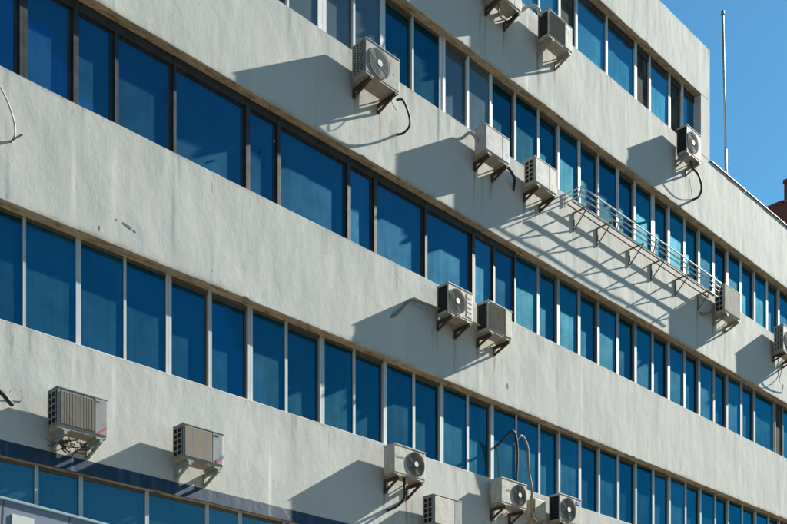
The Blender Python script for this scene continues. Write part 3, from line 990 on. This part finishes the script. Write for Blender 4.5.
# small cream junction box beside the last unit
jb = tag(empty('junction_box', (11.22, 0, 7.30)), 'small stained cream box fixed between two fan units', 'box')
bm = bmesh.new(); box(bm, 0, 0.34, -0.24, 0.0, 0.0, 0.40, 0.012); obj('case', bm, 'cream', jb)
bm = bmesh.new(); box(bm, -0.01, 0.35, -0.252, -0.236, 0.01, 0.385, 0.006); obj('cover', bm, 'cream', jb)
bm = bmesh.new()
for x in (-0.03, 0.375):
    tube(bm, [(x, -0.15, 0.46), (x + 0.004, -0.16, 0.2), (x, -0.13, -0.05), (x - 0.02, 0.0, -0.16)], 0.018, 7, 5, 0.2)
obj('conduit', bm, 'hose_grey', jb)

# ------------------------------------------------------------------ metal rack with rails and brackets
rk = tag(empty('metal_rack', (12.56, 0, 14.36)), 'long pale metal rack with open rails on brackets beneath the window', 'rack')
RL = 6.1
LIP = ((0.365, 0.0), (0.398, 0.126), (0.426, 0.22), (0.455, 0.315))      # leaning front: (outward, up) of each rail
for n_, z in LIP:
    bm = bmesh.new()
    tube(bm, [(0, -n_, z), (RL * 0.33, -n_ + 0.004, z - 0.006), (RL * 0.66, -n_ - 0.004, z + 0.003), (RL, -n_, z)], 0.015, 8, 4)
    obj('rail', bm, 'rail_paint', rk)
for n_, z in LIP[1:]:
    bm = bmesh.new()
    bar(bm, (0.0, -n_, z), (0.0, 0.005, z), 0.020)
    obj('end_rail', bm, 'rail_paint', rk)
for n_ in (0.10, 0.245):
    bm = bmesh.new(); bar(bm, (-0.02, -n_, 0.07), (RL, -n_, 0.07), 0.038, 0.022); obj('base_bar', bm, 'dull_iron', rk)
for x in (0.0, 1.50, 3.01, 4.48, 6.09):
    bm = bmesh.new(); bar(bm, (x, -LIP[0][0], -0.01), (x, -LIP[-1][0], 0.325), 0.024); obj('post', bm, 'rail_paint', rk)
bm = bmesh.new(); bar(bm, (0, -0.02, 0.05), (0, -0.02, 0.34), 0.022); obj('wall_post', bm, 'dull_iron', rk)
for x in (12.894, 13.796, 15.102, 16.061, 17.168, 18.276):
    bm = bmesh.new()
    x -= 12.56
    box(bm, x - 0.013, x + 0.013, -0.028, 0.01, -0.36, 0.058)
    bar(bm, (x, -0.028, 0.045), (x, -0.415, 0.045), 0.026)
    bar(bm, (x + 0.001, -0.39, 0.035), (x + 0.001, -0.015, -0.33), 0.020)
    obj('bracket', bm, 'dull_iron', rk)

# ------------------------------------------------------------------ hoses and cables
def hose(name, pts, r, mat, label, cat='hose', wob=0.0, n=6):
    bm = bmesh.new()
    base = Vector(pts[0])
    if name not in ('wall_cable', 'wall_stub', 'cut_pipe'):
        pts = [Vector(p) + Vector((0.08, 0, 0.05)) for p in pts]
        base = Vector(pts[0])
    tube(bm, [Vector(p) - base for p in pts], r, 8, n, wob)
    o = obj(name, bm, mat)
    o.location = base
    tag(o, label, cat)
    return o
hose('drain_hose', [(7.05, -0.30, 14.02), (7.18, -0.33, 14.06), (7.36, -0.30, 13.90), (7.44, -0.24, 13.76), (7.40, -0.12, 13.66), (7.34, 0.01, 13.66)], 0.020, 'hose_black',
     'curved black hose bowing down from the pale grey fan unit')
hose('thin_cable', [(6.98, -0.22, 14.02), (7.03, -0.25, 13.92), (7.10, -0.25, 13.88), (7.14, -0.22, 13.96), (7.16, -0.2, 14.05)], 0.006, 'hose_black', 'thin looped wire beside the curved black hose', 'cable')
hose('drain_hose', [(17.35, -0.28, 17.33), (17.42, -0.30, 17.18), (17.62, -0.34, 17.08), (17.86, -0.30, 16.90), (17.95, -0.18, 16.74), (17.93, 0.01, 16.70)], 0.028, 'hose_black',
     'thick black hose curving down below the unit at the roof corner')
hose('thin_cable', [(17.40, -0.20, 17.33), (17.5, -0.16, 17.05), (17.72, -0.10, 16.78), (17.93, 0.0, 16.72)], 0.007, 'hose_black', 'thin wire beside the thick black hose at the roof corner', 'cable')
hose('cable_loop', [(9.92, -0.28, 17.30), (9.88, -0.33, 17.05), (9.98, -0.36, 16.98), (10.14, -0.36, 17.08), (10.35, -0.35, 17.34), (10.45, -0.34, 17.56), (10.44, -0.26, 17.80)], 0.018, 'hose_grey',
     'looped grey cable hanging under the rusty-bottomed top floor unit', 'cable')
hose('insulated_pipe', [(7.20, 0.01, 10.24), (7.34, -0.04, 10.36), (7.56, -0.08, 10.62), (7.66, -0.10, 10.67), (7.95, -0.11, 10.70), (8.36, -0.14, 10.72)], 0.026, 'hose_grey',
     'grey insulated pipe leaving the wall towards the round brown fan unit', 'pipe', 0.15)
hose('coupling_pipe', [(9.02, -0.16, 10.74), (9.2, -0.17, 10.74), (9.5, -0.17, 10.76)], 0.022, 'hose_white', 'short white pipe joining the two cream units', 'pipe')
hose('drain_hose', [(7.24, -0.30, 7.24), (7.24, -0.31, 7.05), (7.24, -0.30, 6.86), (7.16, -0.20, 6.72), (7.10, 0.01, 6.66)], 0.022, 'hose_black', 'black drain hose hanging below the cream unit with dark right-hand fan')
hose('riser_hose', [(10.36, 0.205, 8.62), (10.37, 0.02, 8.72), (10.41, -0.12, 8.85), (10.47, -0.18, 8.90), (10.54, -0.20, 8.84), (10.63, -0.18, 8.60), (10.65, -0.16, 8.20), (10.65, -0.12, 7.72)], 0.026, 'hose_black',
     'black hose arching high over the cream unit with red lettering')
hose('riser_hose', [(10.56, -0.14, 8.66), (10.70, -0.18, 8.84), (10.82, -0.18, 8.86), (10.94, -0.20, 8.66), (10.98, -0.20, 8.20), (11.06, -0.22, 7.80), (11.06, -0.22, 7.36), (11.18, -0.24, 7.16), (11.6, -0.24, 7.14)], 0.026, 'hose_grey',
     'grey taped hose bending down in front of the window to the small cream box', 'hose', 0.25)
hose('wall_cable', [(-0.40, 0.01, 11.12), (-0.16, -0.10, 11.06), (0.02, -0.12, 10.86), (0.14, -0.10, 10.62), (0.175, -0.07, 10.45), (0.15, 0.01, 10.36)], 0.013, 'hose_white', 'pale cable arching out of the wall under dark framed window', 'cable')
hose('wall_stub', [(0.14, 0.01, 10.36), (0.17, -0.10, 10.38), (0.22, -0.22, 10.40)], 0.011, 'hose_grey', 'short stub rod at the foot of the pale arching cable', 'pipe', n=2)
hose('cut_pipe', [(-0.55, -0.10, 7.02), (-0.30, -0.15, 6.98), (-0.06, -0.16, 6.88), (0.05, -0.15, 6.80), (0.12, -0.10, 6.78)], 0.035, 'hose_black', 'cut black pipe end sagging beside the silver ribbed unit', 'pipe')
hose('thin_cable', [(0.0, -0.12, 6.88), (0.08, -0.10, 6.96), (0.18, -0.06, 6.96), (0.22, -0.02, 6.88), (0.17, 0.005, 6.80)], 0.005, 'hose_grey', 'thin curled wire by the cut black pipe end', 'cable')
hose('insulated_pipe', [(10.98, 0.0, 17.88), (11.05, -0.16, 17.93), (11.2, -0.24, 17.93), (11.36, -0.24, 17.84)], 0.035, 'hose_white', 'short taped pipe bending into the charcoal grille unit', 'pipe', 0.2)
hose('insulated_pipe', [(9.15, 0.0, 14.40), (9.2, -0.14, 14.46), (9.32, -0.18, 14.42), (9.42, -0.18, 14.30)], 0.030, 'hose_white', 'short white pipe bending into the blank lilac-white unit', 'pipe', 0.2)
hose('insulated_pipe', [(10.15, -0.16, 14.16), (10.3, -0.18, 14.24), (10.55, -0.16, 14.14), (10.7, -0.04, 14.06), (10.72, 0.01, 14.0)], 0.026, 'hose_black', 'black pipe arching between lilac-white unit and slotted white unit', 'pipe', 0.2)
hose('insulated_pipe', [(10.2, -0.18, 10.88), (10.32, -0.2, 10.90), (10.42, -0.12, 10.82), (10.42, 0.01, 10.72)], 0.016, 'hose_black', 'short black pipe bending from the grille-fronted unit into the wall', 'pipe', 0.2)
hose('insulated_pipe', [(18.72, -0.14, 14.12), (18.6, -0.12, 13.98), (18.42, -0.06, 13.92), (18.3, 0.01, 13.92)], 0.03, 'hose_grey', 'short pipe running from the large grey unit into the wall', 'pipe', 0.2)
for k, pts in enumerate(([(22.35, -0.25, 14.0), (22.3, -0.2, 13.7), (22.42, -0.15, 13.4), (22.3, -0.05, 13.2), (22.15, 0.0, 13.1)],
                         [(22.6, -0.2, 14.0), (22.62, -0.16, 13.6), (22.6, -0.1, 13.35), (22.9, -0.08, 13.3), (22.95, 0.0, 13.1)])):
    hose('thin_cable', pts, 0.010, 'hose_black', ('thin cable zigzagging down from the grey unit past the rack', 'second thin cable under the grey unit, kinked sideways')[k], 'cable')
# tangled debris lying on the bracket of the silver unit
bm = bmesh.new()
random.seed(5)
for k in range(46):
    p = Vector((random.uniform(0.02, 0.42), random.uniform(-0.36, -0.06), random.uniform(-0.13, -0.01)))
    d = Vector((random.uniform(-1, 1), random.uniform(-1, 1), random.uniform(-0.5, 0.35))).normalized() * random.uniform(0.08, 0.2)
    q = p + d
    q.y = min(q.y, -0.02); q.z = min(q.z, -0.004)
    tube(bm, [p, (p + q) / 2 + Vector((0, 0, random.uniform(-0.04, 0.0))), q], random.uniform(0.004, 0.011), 5, 3)
nest = obj('twig_nest', bm, 'rust')
nest.location = (0.68, 0, 6.47)
tag(nest, 'tangle of dark twigs under the silver ribbed unit', 'nest')

# ------------------------------------------------------------------ marks on the wall (bare render where plaster fell off)
def chip(u, z, w, h, n=11, rot=0.0):
    bm = bmesh.new()
    pts = []
    for k in range(n):
        a = 2 * math.pi * k / n
        r = random.uniform(0.45, 1.0)
        x, y = r * w / 2 * math.cos(a), r * h / 2 * math.sin(a)
        pts.append((u + x * math.cos(rot) - y * math.sin(rot), z + x * math.sin(rot) + y * math.cos(rot)))
    f = [bm.verts.new((x, -relief(x, zz) - 0.0025, zz)) for x, zz in pts]
    b = [bm.verts.new((x, 0.03, zz)) for x, zz in pts]
    bm.faces.new(f)
    for k in range(n):
        bm.faces.new((f[k], b[k], b[(k + 1) % n], f[(k + 1) % n]))
    obj('plaster_chip', bm, 'chip', bld)
random.seed(21)
chip(1.90, 9.895, 0.20, 0.075, 13, -0.25)
chip(2.02, 9.865, 0.07, 0.035, 9, -0.5)
chip(1.72, 9.925, 0.04, 0.03, 8)
chip(1.45, 9.69, 0.03, 0.11, 8)
chip(10.62, 9.95, 0.05, 0.16, 9)
chip(4.6, 12.35, 0.02, 0.05, 7)

# ------------------------------------------------------------------ sign board at the foot of the view
sg = tag(empty('sign_board', (1.25, -0.30, 4.235)), 'lavender sign board with pale blue top trim set before the lowest windows', 'sign')
sg.rotation_euler = (0, math.radians(3.2), 0)
bm = bmesh.new(); box(bm, -4.2, 1.0, -0.06, 0.06, 0.0, 1.09, 0.006); obj('board', bm, 'sign_face', sg)
bm = bmesh.new(); box(bm, -4.22, 1.02, -0.085, 0.075, 1.085, 1.125, 0.008); obj('top_trim', bm, 'sign_trim', sg)
for x0 in (-1.30, -0.42):
    for dx in (0.0,):
        bm = bmesh.new(); box(bm, x0, x0 + 0.30, -0.075, -0.061, 0.55, 0.93, 0.004); obj('raised_letter', bm, 'sign_letter', sg)
for x0 in (-3.6, -2.4, -1.42, -0.5, 0.4):
    bm = bmesh.new(); box(bm, x0, x0 + 0.012, -0.0635, -0.055, 0.01, 1.08); obj('joint_strip', bm, 'grille_dark', sg)
for x0 in (-3.5, -0.6, 0.7):
    bm = bmesh.new(); bar(bm, (x0, 0.05, 0.6), (x0 + 0.02, 0.31, 0.6), 0.04); obj('stay', bm, 'iron', sg)

# ------------------------------------------------------------------ flagpole on the lower roof
fp = tag(empty('flag_pole', (20.95, 0.62, 17.70)), 'slender grey metal pole rising from the lower roof edge', 'pole')
bm = bmesh.new()
tube(bm, [(0.03, 0, 0), (-0.04, 0, 1.9)], 0.040, 12, 1)
obj('lower_tube', bm, 'steel_pole', fp)
bm = bmesh.new()
tube(bm, [(-0.038, 0, 1.85), (-0.20, 0, 5.62)], 0.031, 12, 1)
obj('upper_tube', bm, 'steel_pole', fp)
bm = bmesh.new()
tube(bm, [(-0.20, 0, 5.60), (-0.202, 0, 5.70)], 0.046, 12, 1)
obj('finial', bm, 'steel_pole', fp)
bm = bmesh.new(); box(bm, -0.12, 0.18, -0.12, 0.12, -0.03, 0.05, 0.01); obj('base_plate', bm, 'steel_pole', fp)

# ------------------------------------------------------------------ red brick building beyond
rb = tag(empty('brick_building', (63, 8, 0)), 'dark red brick building with stepped roofline far beyond the roof', 'building')
bm = bmesh.new(); box(bm, 0, 22, 10.6, 26, -0.1, 42.4); obj('wall', bm, 'red_brick', rb)
bm = bmesh.new(); box(bm, 0.0, 20, 0, 10.6, -0.1, 43.7); obj('wall', bm, 'red_brick', rb)
bm = bmesh.new(); box(bm, -0.06, 20.06, -0.06, 10.66, 43.7, 43.95); obj('cornice', bm, 'red_brick', rb)
bm = bmesh.new(); box(bm, -0.06, 22.06, 10.67, 26.06, 42.4, 42.6); obj('cornice', bm, 'red_brick', rb)
for fl in range(12):
    for k in range(7):
        y = 1.4 + k * 3.4
        bm = bmesh.new(); box(bm, -0.06, 0.05, y, y + 1.5, 4 + fl * 3.2, 5.9 + fl * 3.2)
        wn = obj('window', bm, 'alu_white', rb)
        bm = bmesh.new(); box(bm, -0.075, -0.061, y + 0.1, y + 1.4, 4.1 + fl * 3.2, 5.8 + fl * 3.2)
        obj('pane', bm, 'glass_teal', wn)
